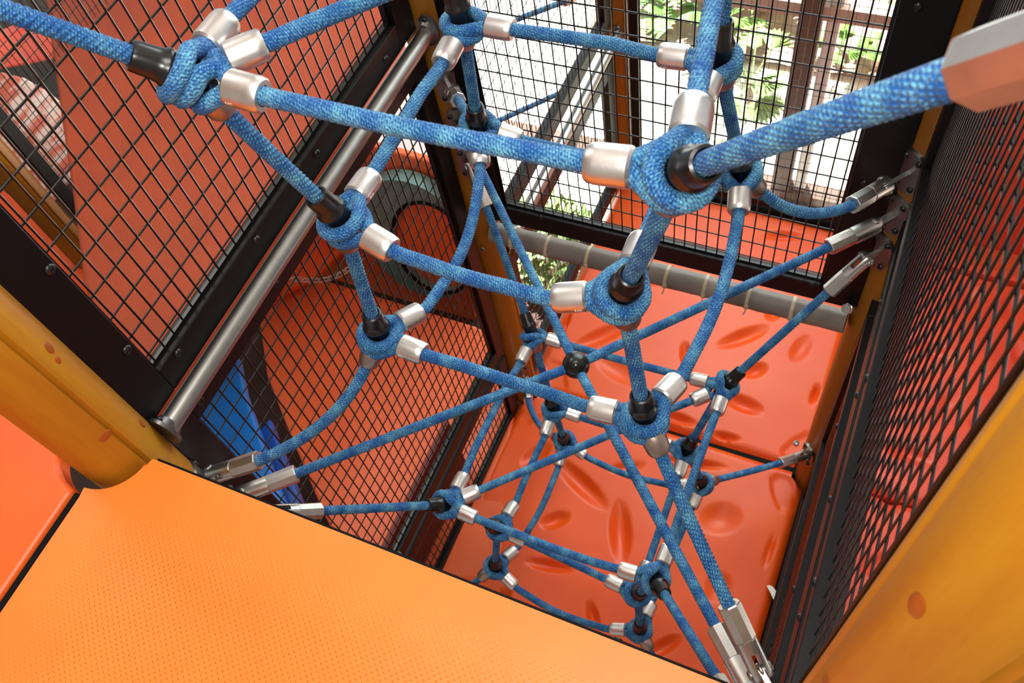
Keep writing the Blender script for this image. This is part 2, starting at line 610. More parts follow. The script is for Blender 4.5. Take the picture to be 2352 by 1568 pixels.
mesh_panel('right hand black mesh panel seen edge on, red floor behind it', 'y', YR, .258, 1.165, -1.200, .1, .05, wr=.0013, inner=False, fwl=.003, fwr=.045, bolts=[(.42, -1.225), (.75, -1.225), (1.1, -1.225)])
mesh_panel('lower right mesh panel below the thin rail, almost edge on', 'y', YR, .300, 1.165, -2.275, -1.700, .045, fwl=.03, fwr=.045, bolts=[(.55, -1.678), (.9, -1.678)])
mesh_panel('lowest right mesh panel beside the orange moulded floor', 'y', YR - .002, .300, 1.165, -2.68, -2.40, .035, ft=.025, fwl=.03, fwr=.045)


# ------------------------------------------------------------------ rails
def rail(p0, p1, r, label, mat='steel', name='support_rail', fl=True):
    t = thing(name, (V(p0) + V(p1)) / 2, label, 'rail')
    b = MB(); b.tube([p0, p1], r, 32); b.build('tube', M[mat], t)
    if fl:
        for p, q in ((V(p0), V(p1)), (V(p1), V(p0))):
            d = unit(q - p)
            b = MB(); b.lathe(p - d * .004, d, [(0, 0.0001), (0, r * 1.65), (.006, r * 1.65), (.008, r * 1.25), (.018, r * 1.08), (.018, .0001)], 24, ell=(.8, 1.25)); f = b.build('flange', M['plate'], t)
            X, Y, Z = basis(d)
            for s in (-1, 1):
                b = MB(); screw(b, p + d * .004 + Y * s * r * 1.6, d, .0060); b.build('bolt', M['black_pl'], f)
    return t


rail((.278, .858, -1.126), (1.198, .858, -1.126), .0172, 'galvanised steel rail running between the two left hand mesh panels')
rail((.262, -.104, -2.335), (1.206, -.104, -2.335), .0165, 'thin dull metal rail low along the right mesh wall', mat='plate')
t = thing('flat_rail', (.73, -.1, -1.43), 'flat black rail between the two right hand mesh panels', 'rail')
b = MB(); b.box((.73, -.1, -1.43), (.95, .022, .10)); b.build('bar', M['black_fr'], t, smooth=False, bevel=.003)
for x in (.42, .62, .82, 1.02):
    b = MB(); screw(b, (x, -.089, -1.40), (0, 1, 0), .007); b.build('bolt', M['black_pl'], t)
b = MB(); b.box((.72, -.128, -1.40), (.88, .012, .20)); tag(b.build('dark_backing', M['dark'], None, smooth=False, bevel=.002), 'dark board low behind the right mesh panel', 'board')
# padded tube with cable ties under the daylight panel
tp = thing('padded_tube', (XB - .012, .4, -1.79), 'grey vinyl wrapped tube with cable ties under the daylight mesh panel', 'padded tube')
b = MB(); pts = [(XB - .012 + .0006 * math.sin(i * .9), .845 - i * .895 / 60, -1.79 + .0008 * math.sin(i * 1.7)) for i in range(61)]
b.tube(pts, .0272, 24); b.build('sleeve', M['pad'], tp)
for px in [(1168, 520), (1250, 543), (1345, 565), (1530, 612), (1621, 632), (1722, 660), (1826, 684)]:
    y = onx(px, XB - .03)[1]
    b = MB(); b.lathe((XB - .012, y - .0028, -1.79), (0, 1, 0), [(0, .0268), (0, .0290), (.0078, .0290), (.0078, .0268)], 28)
    b.tube([(XB - .040, y, -1.79), (XB - .046, y, -1.80), (XB - .050, y + .003, -1.812)], .0015, 6)
    b.box((XB - .0405, y, -1.79), (.007, .010, .010))
    b.build('cable_tie', M['tie'], tp)
b = MB(); b.tube([(1.232, -.056, -1.735), (1.200, -.040, -1.700)], .010, 16); b.lathe((1.21, -.045, -1.712), (-1, .5, 1), [(0, .0001), (0, .014), (.008, .013), (.012, .004), (.012, .0001)], 6)
tag(b.build('tube_bracket', M['alu_cast'], None), 'small shiny bolt bracket above the right end of the grey padded tube', 'bracket')


# ------------------------------------------------------------------ moulded floor panels
def ell(px, half, ang, depth):
    """an oval dent: centre pixel, half sizes in metres, direction of the long side in degrees on the floor"""
    c = onz(px, -2.70)
    return (c[0], c[1], half[0], half[1], math.radians(ang), depth)


def pxell(px, tip, wd, depth=-.016):
    c = onz(px, -2.70); e = onz(tip, -2.70)
    return (c[0], c[1], math.hypot(e[0] - c[0], e[1] - c[1]), wd, math.atan2(e[1] - c[1], e[0] - c[0]), depth)


def floor_panel(label, x0, x1, y0, y1, z, dents, mat, name='moulded_floor_panel', seed=1, step=.006, extra=None, thick=.03, cuts=()):
    t = thing(name, ((x0 + x1) / 2, (y0 + y1) / 2, z), label, 'floor panel')
    xs = np.arange(x0, x1 + 1e-6, (x1 - x0) / round((x1 - x0) / step)); ys = np.arange(y0, y1 + 1e-6, (y1 - y0) / round((y1 - y0) / step))
    X, Y = np.meshgrid(xs, ys, indexing='ij')
    rs = np.random.RandomState(seed)
    Z = np.zeros_like(X)
    Z += .003 * np.sin(X * 7 + seed) * np.cos(Y * 6.1 + seed * 2) + .002 * np.sin(X * 13.1 + Y * 9)
    for (cx, cy, a, bb, an, dp) in dents:
        dx = X - cx; dy = Y - cy
        u = (dx * math.cos(an) + dy * math.sin(an)) / a; v = (-dx * math.sin(an) + dy * math.cos(an)) / bb
        q = u * u + v * v
        Z += 1.5 * dp * np.clip(1 - q / 1.3, 0, 1) ** 1.6
    e = np.minimum.reduce([X - x0, x1 - X, Y - y0, y1 - Y])
    Z += -.022 * np.clip(1 - e / .028, 0, 1) ** 2
    if extra is not None: Z += extra(X, Y)
    nx, ny = X.shape
    vs = np.stack([X, Y, Z + z], -1).reshape(-1, 3)
    keep = np.ones((nx, ny), bool)
    for (cx, cy, cr) in cuts: keep &= ((X - cx) ** 2 + (Y - cy) ** 2) > cr * cr
    fs = [(i * ny + j, (i + 1) * ny + j, (i + 1) * ny + j + 1, i * ny + j + 1) for i in range(nx - 1) for j in range(ny - 1)
          if keep[i, j] and keep[i + 1, j] and keep[i, j + 1] and keep[i + 1, j + 1]]
    b = MB(); b.add(vs, fs)
    # skirt and underside
    rim = [(i, 0) for i in range(nx)] + [(nx - 1, j) for j in range(1, ny)] + [(i, ny - 1) for i in range(nx - 2, -1, -1)] + [(0, j) for j in range(ny - 2, 0, -1)]
    top = [vs[i * ny + j] for i, j in rim]; m = len(rim)
    b.add(top + [(p[0], p[1], z - .03 - thick) for p in top], [(k, m + k, m + (k + 1) % m, (k + 1) % m) for k in range(m)] + [tuple(range(m, 2 * m))])
    b.build('moulded_top', M[mat], t, angle=60)
    return t


d1 = [pxell((1275, 1193), (1308, 1180), .026), pxell((1425, 1220), (1428, 1292), .034), pxell((1335, 1110), (1392, 1165), .032),
      pxell((1262, 1298), (1318, 1308), .020), pxell((1362, 1420), (1372, 1462), .018), pxell((1525, 1485), (1565, 1462), .022),
      pxell((1768, 1262), (1782, 1222), .012, -.010), pxell((1650, 1345), (1668, 1312), .035, -.012), pxell((1590, 1062), (1668, 1072), .016),
      pxell((1230, 1045), (1262, 1020), .03, -.012), pxell((1655, 1190), (1702, 1180), .05, -.012), pxell((1150, 1380), (1170, 1350), .02),
      pxell((1440, 1072), (1480, 1065), .02, -.01)]


def tabs1(X, Y):
    Z = np.zeros_like(X)
    for (cx, cy, an) in ((1.17, -.035, .5), (1.19, .82, -.5)):
        dx = X - cx; dy = Y - cy
        u = (dx * math.cos(an) + dy * math.sin(an)) / .065; v = (-dx * math.sin(an) + dy * math.cos(an)) / .035
        q = np.maximum(abs(u), abs(v)) + .25 * np.minimum(abs(u), abs(v))
        Z += -.007 / (1 + np.exp((q - 1) * 16))
    return Z


tf = floor_panel('glossy orange moulded floor panel with oval dents at the foot of the net', -.45, 1.258, -.085, .880, -2.700, d1, 'floor', seed=1, extra=tabs1, cuts=((PN[0], PN[1], .058), (PE[0], PE[1], .060)))
d2 = [pxell((1707, 772), (1765, 750), .028), pxell((1735, 850), (1762, 838), .026), pxell((1577, 818), (1582, 852), .022), pxell((1705, 927), (1752, 945), .030),
      pxell((1782, 712), (1800, 690), .028), pxell((1872, 905), (1880, 882), .012), pxell((1668, 1002), (1700, 1008), .014), pxell((1297, 745), (1310, 712), .012),
      pxell((1382, 770), (1450, 740), .030), pxell((1510, 640), (1545, 640), .025), pxell((1800, 540), (1845, 540), .02), pxell((1550, 960), (1600, 975), .02), pxell((1440, 590), (1470, 580), .03),
      pxell((1420, 850), (1470, 880), .04, -.01), pxell((1840, 800), (1860, 770), .03, -.008)]


def tabs2(X, Y):
    Z = np.zeros_like(X)
    for (cx, cy, an) in ((1.34, -.045, -.6), (1.33, .80, .6)):
        dx = X - cx; dy = Y - cy
        u = (dx * math.cos(an) + dy * math.sin(an)) / .065; v = (-dx * math.sin(an) + dy * math.cos(an)) / .035
        q = np.maximum(abs(u), abs(v)) + .25 * np.minimum(abs(u), abs(v))
        Z += -.008 / (1 + np.exp((q - 1) * 16))
    return Z


tf2 = floor_panel('bright orange moulded floor panel beyond the net, reaching to the window', 1.268, 2.245, -.085, .880, -2.700, d2, 'floor', seed=5, extra=tabs2, cuts=((PN[0], PN[1], .058), (PE[0], PE[1], .060)))
for tt, pts in ((tf, [(1792, 1108), (1790, 1108)][:1]), (tf2, [(1829, 1018)])):
    for px in pts:
        c = onz(px, -2.712); b = MB(); b.lathe(c, (0, 0, 1), [(0, .009), (.004, .009), (.005, .006), (.002, .004), (.002, .0001)], 14); b.build('screw', M['plate'], tt)
b = MB(); b.box((1.263, .40, -2.735), (.03, .95, .03)); tag(b.build('rubber_joint', M['gasket'], None, smooth=False, bevel=.006), 'black rubber joint between the two orange moulded floor panels', 'joint strip')
b = MB(); b.box((2.262, .40, -2.720), (.026, .97, .05)); tag(b.build('rubber_edging', M['gasket'], None, smooth=False, bevel=.006), 'black edging along the window side of the far orange panel', 'joint strip')
rs = random.Random(3)
dr = [(1.45 + .2 * i + rs.uniform(-.04, .04), -1.0 + .2 * j + rs.uniform(-.04, .04), .07, .03, rs.uniform(0, 3.1), -.014) for i in range(4) for j in range(5)]
floor_panel('red moulded floor panel seen through the right mesh wall', 1.268, 2.18, -1.10, -.120, -2.70, dr, 'redpanel', seed=9)
dr = [(.45 + .2 * i + rs.uniform(-.04, .04), -.95 + .2 * j + rs.uniform(-.04, .04), .07, .03, rs.uniform(0, 3.1), -.014) for i in range(5) for j in range(4)]
floor_panel('red moulded floor panel low behind the right mesh wall, nearest the big post', .20, 1.258, -1.10, -.120, -2.70, dr, 'redpanel', seed=11)
b = MB(); b.box((2.72, -.62, -2.92), (.95, 1.0, .04)); tag(b.build('far_ledge', M['coral'], None, smooth=False, bevel=.01), 'dull pink ledge beyond the red floor panels, right of the yellow post', 'ledge')
b = MB(); b.box((2.205, -.62, -2.80), (.03, 1.0, .2)); tag(b.build('riser_board', M['redpanel'], None, smooth=False, bevel=.005), 'dark red riser between the red floor panel and the pink ledge', 'riser')
b = MB(); b.box((2.50, -1.33, -1.9), (.05, 2.3, 2.2)); tag(b.build('play_wall', M['redpanel'], None, smooth=False, bevel=.01), 'tall dull red wall far behind the right mesh', 'wall panel')
# little white scrap
c = onz((1770, 1362), -2.70); b = MB(); pts = []
for i in range(14):
    a = math.pi * i / 13; pts.append((.020 * math.cos(a), .013 * math.sin(a)))
e1 = unit(onz((1779, 1380), -2.70) - onz((1762, 1345), -2.70)); e2 = np.cross((0, 0, 1), e1)
vs = [c + e1 * x + e2 * y + V((0, 0, z)) for z in (0.004, .010) for x, y in pts]; m = len(pts)
b.add(vs, [tuple(range(m)), tuple(range(m, 2 * m))[::-1]] + [(k, (k + 1) % m, m + (k + 1) % m, m + k) for k in range(m)])
tag(b.build('plastic_scrap', M['white_pl'], None, smooth=False, bevel=.002), 'small white half round scrap lying on the orange floor', 'scrap')


# ------------------------------------------------------------------ the near decks
def prism(poly, z0, z1):
    b = MB(); m = len(poly)
    b.add([(x, y, z0) for x, y in poly] + [(x, y, z1) for x, y in poly],
          [tuple(range(m))[::-1], tuple(range(m, 2 * m))] + [(k, (k + 1) % m, m + (k + 1) % m, m + k) for k in range(m)])
    return b


def arc(c, r, a0, a1, n=14):
    return [(c[0] + r * math.cos(a), c[1] + r * math.sin(a)) for a in np.linspace(math.radians(a0), math.radians(a1), n)]


DZ = -1.080
tn = thing('play_deck', (-.4, .4, DZ), 'large bright orange dotted deck plate filling the lower left foreground', 'deck')
poly = [(-.95, -.25), (.222, -.25), (.222, .815)] + [(.205, .8195)] + arc(PW, .070, -97, -177, 12)[0:] + [(.135, .884), (-.95, .884)]
b = prism(poly, DZ - .035, DZ); b.build('deck_plate', M['deck'], tn, bevel=.009, angle=50)
b = MB(); b.box((.2235, .285, DZ - .022), (.005, 1.05, .036)); b.build('edge_trim', M['gasket'], tn, smooth=False)
b = MB(); b.box((-.40, .8915, DZ - .016), (1.08, .010, .03)); b.build('seam_strip', M['gasket'], tn, smooth=False, bevel=.003)
for y in (.12, .42, .69):
    b = MB(); screw(b, (.226, y, DZ - .016), (1, 0, 0), .006); b.build('bolt', M['black_pl'], tn)
tn2 = thing('play_deck', (-.4, 1.4, DZ), 'smooth orange deck plate left of the black seam, at the left edge', 'deck')
poly = [(-.95, .899), (.135, .899)] + arc(PW, .078, 174, 97, 10) + [(.205, .99), (.205, 1.85), (-.95, 1.85)]
b = prism(poly, DZ - .035, DZ + .002); b.build('deck_plate', M['deck2'], tn2, bevel=.011, angle=50)

# ------------------------------------------------------------------ climbing net
ND = {  # the 3D knots: column letter + ring number
    'A1': onz((432, 172), -.53), 'B1': onz((1568, 395), -.53), 'K1': V((.905, .205, -.53)), 'H1': V((.895, .60, -.53)),
    'A2': onz((780, 500), -.79), 'B2': onz((1430, 670), -.79), 'K2': onz((1650, 130), -.79), 'H2': onz((1060, 45), -.79),
    'A3': onz((868, 765), -1.05), 'B3': onz((1480, 955), -1.05), 'K3': onz((1702, 388), -1.05), 'H3': onz((1097, 285), -1.05),
    'A4': onz((1025, 1158), -1.79), 'B4': onz((1508, 1335), -1.79), 'K4': onz((1665, 885), -1.79), 'H4': onz((1222, 765), -1.79),
    'A5': onz((1143, 1212), -2.05), 'B5': onz((1465, 1362), -2.05), 'K5': onz((1578, 1030), -2.05), 'H5': onz((1270, 935), -2.05),
    'A6': onz((1137, 1300), -2.31), 'B6': onz((1470, 1445), -2.31), 'K6': onz((1612, 1108), -2.31), 'H6': onz((1296, 1010), -2.31)}


def anchor_at(post, px, plane, val):
    return ony(px, val) if plane == 'y' else onx(px, val)


# anchors: (post centre, pivot point near the post, rope end point)
AN = {
    'N1': (PN, V((1.195, .836, -1.275)), None), 'N2': (PN, V((1.198, .838, -1.395)), None), 'N3': (PN, V((1.200, .838, -1.510)), None),
    'E1': (PE, V((1.172, -.037, -1.268)), None), 'E2': (PE, V((1.178, -.042, -1.386)), None), 'E3': (PE, V((1.190, -.045, -1.503)), None),
    'W1': (PW, V((.274, .848, -1.280)), None), 'W2': (PW, V((.286, .846, -1.390)), None), 'W3': (PW, V((.296, .832, -1.495)), None),
    'S1': (PS, onz((1746, 1540), -1.270), None), 'S2': (PS, onz((1722, 1583), -1.385), None), 'S3': (PS, onz((1706, 1650), -1.495), None),
    'NB': (PN, V((1.190, .832, -2.52)), None), 'EB': (PE, V((1.215, -.060, -2.49)), None), 'WB': (PW, V((.262, .848, -2.49)), None), 'SB': (PS, V((.258, -.075, -2.49)), None),
    'NT': (PN, V((1.208, .845, -.33)), None), 'ET': (PE, V((1.215, -.060, -.33)), None),
    'WT': (PW, V((.275, .845, -.242)), None), 'ST': (PS, V((.27, -.075, -.190)), None)}

SOCK = .098   # distance from pivot to the mouth of the socket


def sagpath(a, b, sag, n=40, dirn=DOWN):
    if isinstance(sag, tuple):      # the middle of the slack rope lies on this line of sight, at the mean depth of its ends
        m0 = (V(a) + V(b)) / 2; r_ = ray(sag) / FPX; off = r_ * (RC[2] @ m0) - m0
        sag = float(np.linalg.norm(off)); dirn = off / sag
    t = np.linspace(0, 1, n)[:, None]
    return V(a) * (1 - t) + V(b) * t + dirn * (4 * sag * t * (1 - t))


net = []   # remember sleeve axes for the loops
UP = {}; DN = {}


def lathe_part(name, o, d, prof, mat, parent, n=28, ell=(1, 1), hint=(0, 0, 1), phase=0., angle=35):
    b = MB(); b.lathe(o, d, prof, n, ell, hint, phase); return b.build(name, M[mat], parent, angle=angle)


def column(tag_, top, nodes, bottom, sags, label, fine=1.0):
    pts = [AN[top][1]] + [ND[n] for n in nodes] + [AN[bottom][1]]
    segs = []
    for i in range(len(pts) - 1):
        s = sagpath(pts[i], pts[i + 1], sags[i])
        segs.append(s if i == 0 else s[1:])
        if i < len(nodes): UP[nodes[i]] = unit(s[-4] - s[-1])
        if i > 0: DN[nodes[i - 1]] = unit(s[4] - s[0])
    P = np.concatenate(segs)
    P = smooth_path(P, .0013 * fine, .010)
    # trim ends inside the sockets
    L = np.r_[0, np.cumsum(np.linalg.norm(np.diff(P, axis=0), axis=1))]
    keep = (L > SOCK - .012) & (L < L[-1] - SOCK + .012)
    AN[top] = (AN[top][0], AN[top][1], unit(P[np.argmax(L > SOCK)] - AN[top][1]))
    AN[bottom] = (AN[bottom][0], AN[bottom][1], unit(P[len(P) - 1 - np.argmax((L[-1] - L[::-1]) > SOCK)] - AN[bottom][1]))
    P = P[keep]
    t = thing('net_rope', ND[nodes[-1]], label, 'rope')
    b = MB(); b.tube(P, RR, 28, uv=True, ridge=.13); b.build('cord', M['rope'], t, angle=80)
    for n in nodes:
        u = UP[n]; d = DN[n]; p = ND[n]
        lathe_part('black_sleeve', p - u * .018, u, [(0, .0095), (0, .0150), (.030, .0150), (.036, .0182), (.038, .0188), (.040, .0186), (.043, .0166), (.050, .0154), (.066, .0148), (.0700, .0138), (.0712, .0114), (.069, .0100), (.05, .0092)], 'black_pl', t)
        lathe_part('stop_ferrule', p + d * .024, d, [(0, .0001), (0, .0160), (.002, .0172), (.014, .0170), (.026, .0158), (.031, .0135), (.033, .0100), (.031, .0088)], 'alu_stop', t)
    return t


LOOPK = {}


def loop_geom(n, h):
    """eye loop round the sleeve of node n, leaving in direction h; returns the strand path and ferrule direction"""
    u = UP[n]; p = ND[n]
    k = LOOPK.get(n, 0); LOOPK[n] = k + 1
    off = [-.018, -.003, .0105, .022][k]; u = u
    e1 = h - (h @ u) * u
    if np.linalg.norm(e1) < .35: e1 = e1 + (DOWN - (DOWN @ u) * u) * .3
    e1 = unit(e1); w = np.cross(u, e1)
    c = p + u * off
    R = .0238
    pts = []
    hh = unit(h)
    w2 = unit(w - (w @ hh) * hh)
    F = p + u * (off * .4) + hh * .043
    for s in (-1,):
        pts.append(F + hh * .012 + w2 * .0030)
        pts.append(F + hh * .002 + w2 * .0050)
        pts.append(F - hh * .008 + w2 * .0068)
    for a in np.linspace(58, 302, 26):
        ar = math.radians(a)
        tilt = u * (-.003 * math.cos(ar))
        pts.append(c + R * (math.cos(ar) * e1 + math.sin(ar) * w) + tilt)
    pts.append(F - hh * .008 - w2 * .0068)
    pts.append(F + hh * .002 - w2 * .0050)
    pts.append(F + hh * .012 - w2 * .0030)
    return smooth_path(np.array(pts), .0017, .005), F - hh * .006, hh, w2


FERR = [(0, .0001), (0, .0090), (.0005, .0140), (.003, .0160), (.030, .0160), (.037, .0152), (.0395, .0136), (.0395, .0092), (.036, .0086)]


def stamp(parent, o, ax, r, wide, txt='2475', size=.0042, at=.010):
    # raised digits near the rim of a ferrule, upside down
    c = bpy.data.curves.new('stamp', 'FONT'); c.body = txt; c.size = size; c.extrude = .00012; c.align_x = 'CENTER'
    tmp = bpy.data.objects.new('stamp', c); COL.objects.link(tmp)
    dg = bpy.context.evaluated_depsgraph_get()
    me = bpy.data.meshes.new_from_object(tmp.evaluated_get(dg))
    bpy.data.objects.remove(tmp)
    mid = o + ax * at
    view = unit(-mid); n = view - (view @ ax) * ax
    q = unit(np.cross(ax, n)); q = q if (RC @ q)[1] > 0 else -q      # lower side as seen from the walkway
    n = unit(unit(n) * .55 + q * .83)
    r = r / math.sqrt((n @ wide) ** 2 / 1.21 + 1 - (n @ wide) ** 2)
    X = -ax if (RC @ ax)[0] > 0 else ax
    X = unit(X); Y = np.cross(n, X); b = MB()
    co = [mid + X * v.co.x + Y * v.co.y + n * (r + v.co.z - (v.co.y ** 2) / (2 * r)) for v in me.vertices]
    b.add(co, [tuple(p.vertices) for p in me.polygons])
    b.build('stamp', M['white_pl'], parent, smooth=False)


STAMP = {('A2', 'B2'): 'b', ('A3', 'B3'): 'a', ('H2', 'K2'): 'b', ('A2', 'H2'): 'a', ('A1', 'B1'): 'a'}


def ring_rope(a, b_, sag, label, group=None, dirn=DOWN, ferr=(1, 1)):
    A, B = ND[a], ND[b_]
    P = sagpath(A, B, sag, 60, dirn)
    hA = unit(P[6] - P[0]); hB = unit(P[-7] - P[-1])
    t = thing('net_rope', (A + B) / 2, label, 'rope', group)
    ga = loop_geom(a, hA); gb = loop_geom(b_, hB)
    for g in (ga, gb):
        m = MB(); m.tube(g[0], RR, 24, uv=True, ridge=.055); m.build('eye_loop', M['rope'], t, angle=80)
        fo = lathe_part('ferrule', g[1], g[2], FERR, 'alu', t, ell=(1.0, 1.10), hint=tuple(g[3]))
        if STAMP.get((a, b_)) == ('a' if g is ga else 'b'): stamp(fo, g[1], g[2], .0161, g[3], at=.030 if (a, b_) == ('H2', 'K2') else .010)
    e0 = ga[1] + ga[2] * .016; e1 = gb[1] + gb[2] * .016
    dA = np.linalg.norm(P - A, axis=1); dB = np.linalg.norm(P - B, axis=1)
    mid = P[(dA > .135) & (dB > .135)]
    P2 = np.concatenate([[e0, e0 + ga[2] * .032], mid, [e1 + gb[2] * .032, e1]])
    P2 = smooth_path(P2, .0017, .008)
    m = MB(); m.tube(P2, RR, 24, uv=True, ridge=.085); m.build('cord', M['rope'], t, angle=80)
    return t


column('A', 'WT', ['A1', 'A2', 'A3'], 'W1', [0, .004, .002, (738, 975)], 'blue rope entering at the top left corner, dropping through three knots')
column('B', 'ST', ['B1', 'B2', 'B3'], 'S1', [-.002, .002, .002, .012], 'thick blue rope from the large near clamp, through three knots, to bottom right')
column('K', 'ET', ['K1', 'K2', 'K3'], 'E1', [0, .0, .0, (1858, 490)], 'blue rope hanging upper right that sags to the highest clamp of the right post')
column('H', 'NT', ['H1', 'H2', 'H3'], 'N1', [0, .0, .0, .01], 'blue upright rope in front of the middle yellow post, top centre')
column('A', 'W3', ['A4', 'A5', 'A6'], 'WB', [.0, .0, .0, .0], 'blue rope from the lowest left clamp through the bottom left knots')
column('B', 'S3', ['B4', 'B5', 'B6'], 'SB', [.0, .0, .0, .0], 'blue rope from the bottom right clamps through the lowest right knots')
column('K', 'E3', ['K4', 'K5', 'K6'], 'EB', [.0, .0, .0, .012], 'blue rope from the lowest right post clamp through far right knots to the floor')
column('H', 'N3', ['H4', 'H5', 'H6'], 'NB', [.0, .0, .0, (1232, 965)], 'blue rope from the middle post through the far left knots above the orange floor')

ring_rope('A1', 'B1', (988, 306), 'thick blue rope crossing the whole picture high up, nearest of the sloping ropes')
ring_rope('A1', 'K1', .0, 'blue rope leaving the top left knot towards the top edge, shiny near ferrule')
ring_rope('A1', 'H1', .0, 'short blue rope above the top left knot, cut by the top edge')
ring_rope('B1', 'K1', .0, 'blue rope rising steeply from the big near knot to the top edge')
ring_rope('A2', 'B2', (1092, 642), 'second blue crossing rope, sagging between the two middle knots')
ring_rope('A2', 'H2', (929, 277), 'blue rope slanting from the middle left knot up to the knot at the top centre')
ring_rope('H2', 'K2', .004, 'blue rope between the two knots at the top edge, before the bright mesh')
ring_rope('B2', 'K2', .0, 'blue rope behind the big near knot, joining middle right and top right knots')
ring_rope('A3', 'B3', (1172, 876), 'third blue crossing rope, from the lower left knot to the lower right knot')
ring_rope('A3', 'H3', (1060, 580), 'slack blue rope curving from the lower left knot up beside the middle post')
ring_rope('H3', 'K3', .030, 'blue rope hidden mostly behind the near crossing rope, upper centre')
ring_rope('B3', 'K3', (1646, 698), 'long blue rope bowing from the lower right knot up to the knot before the window')
ring_rope('A4', 'H4', .004, 'blue rope from the bottom left knot up to the knot beside the middle post foot')
ring_rope('A4', 'K4', .0, 'long blue diagonal rope from the bottom left knot to the far right knot')
ring_rope('A4', 'B4', (1264, 1256), 'taut blue rope between the two upper knots of the lowest part of the net')
ring_rope('H4', 'K4', .012, 'dark blue rope sloping across the bright orange panel behind the black ball')
ring_rope('B4', 'K4', .0, 'blue rope rising from the bottom right knot to the far right knot')
ring_rope('A5', 'H5', (1213, 1085), 'thin blue rope on the far left of the lower net, middle level')
ring_rope('A5', 'B5', .004, 'blue rope running just under the taut bottom rope')
ring_rope('H5', 'K5', .01, 'thin blue rope near the black floor joint, middle level of the lower net')
ring_rope('B5', 'K5', .004, 'thin blue rope on the far right of the lower net, middle level')
ring_rope('A6', 'H6', (1236, 1180), 'thin curved blue rope in the lowest ring, left side')
ring_rope('A6', 'B6', (1286, 1408), 'lowest blue rope, sagging just above the orange deck edge')
ring_rope('H6', 'K6', (1446, 1092), 'thin slack blue rope of the lowest ring across the oval dents')
ring_rope('B6', 'K6', .01, 'thin blue rope of the lowest ring, mostly hidden behind the bottom right ropes')

# the two crossing ropes and the black ball
CB = onz((1323, 838), -1.415)
for (a, b_, lab) in (('W2', 'E2', 'long blue rope through the black ball from the second left clamp to the right post'),
                     ('N2', 'S2', 'long blue rope through the black ball from the middle post to the bottom right clamps')):
    p0, p1 = AN[a][1], AN[b_][1]
    P = smooth_path(np.array([p0, CB, p1]), .0019, .02)
    L = np.r_[0, np.cumsum(np.linalg.norm(np.diff(P, axis=0), axis=1))]
    AN[a] = (AN[a][0], p0, unit(P[40] - p0)); AN[b_] = (AN[b_][0], p1, unit(P[-41] - p1))
    P = P[(L > SOCK - .012) & (L < L[-1] - SOCK + .012)]
    t = thing('net_rope', CB, lab, 'rope')
    m = MB(); m.tube(P, RR, 20, uv=True, ridge=.085); m.build('cord', M['rope'], t, angle=80)
tb = thing('crossing_ball', CB, 'black plastic ball gripping the crossing of the two long ropes', 'connector ball')
m = MB(); m.ball(CB, .0255, 40); m.build('ball', M['black_pl'], tb)
m = MB(); fd = unit(-ray((1317, 826))); m.lathe(CB + fd * .0238, fd, [(0, .0048), (.0022, .0044), (.0022, .0030), (.0008, .0026), (.0008, .0001)], 16); m.build('screw', M['gasket'], tb)

# ------------------------------------------------------------------ rope anchors on the posts
ANL = {
    'N1': 'uppermost rope clamp on the middle yellow post, folded down beside a knot',
    'N2': 'second rope clamp on the middle yellow post, holding a rope to the black ball',
    'N3': 'third rope clamp on the middle yellow post, pale tip behind two ropes',
    'E1': 'topmost of the three rope clamps on the right post, slack rope attached',
    'E2': 'middle of the three rope clamps on the right post',
    'E3': 'lowest of the three rope clamps high on the right post, brassy tint',
    'W1': 'upper of the three rope clamps at the left post, on the slack rope',
    'W2': 'middle of the three rope clamps at the left post, above the deck edge',
    'W3': 'lowest of three rope clamps by the left post, half hidden by the orange deck',
    'S1': 'upper large rope clamp at the bottom edge, right one of the pair',
    'S2': 'rope clamp at the bottom edge, left one of the pair beside the near post',
    'S3': 'rope clamp cut off by the bottom edge, leftmost beside the near post',
    'NB': 'shiny small rope clamp at the foot of the middle post',
    'EB': 'rope clamp at the foot of the right post, just above the black floor joint',
    'WB': 'rope clamp low on the left post under the deck', 'SB': 'rope clamp low on the near post under the deck',
    'NT': 'rope clamp high on the middle post above the picture', 'ET': 'rope clamp high on the right post above the picture',
    'WT': 'rope clamp high on the left post outside the picture', 'ST': 'large blurred aluminium rope clamp at the right edge, closest to the viewer'}


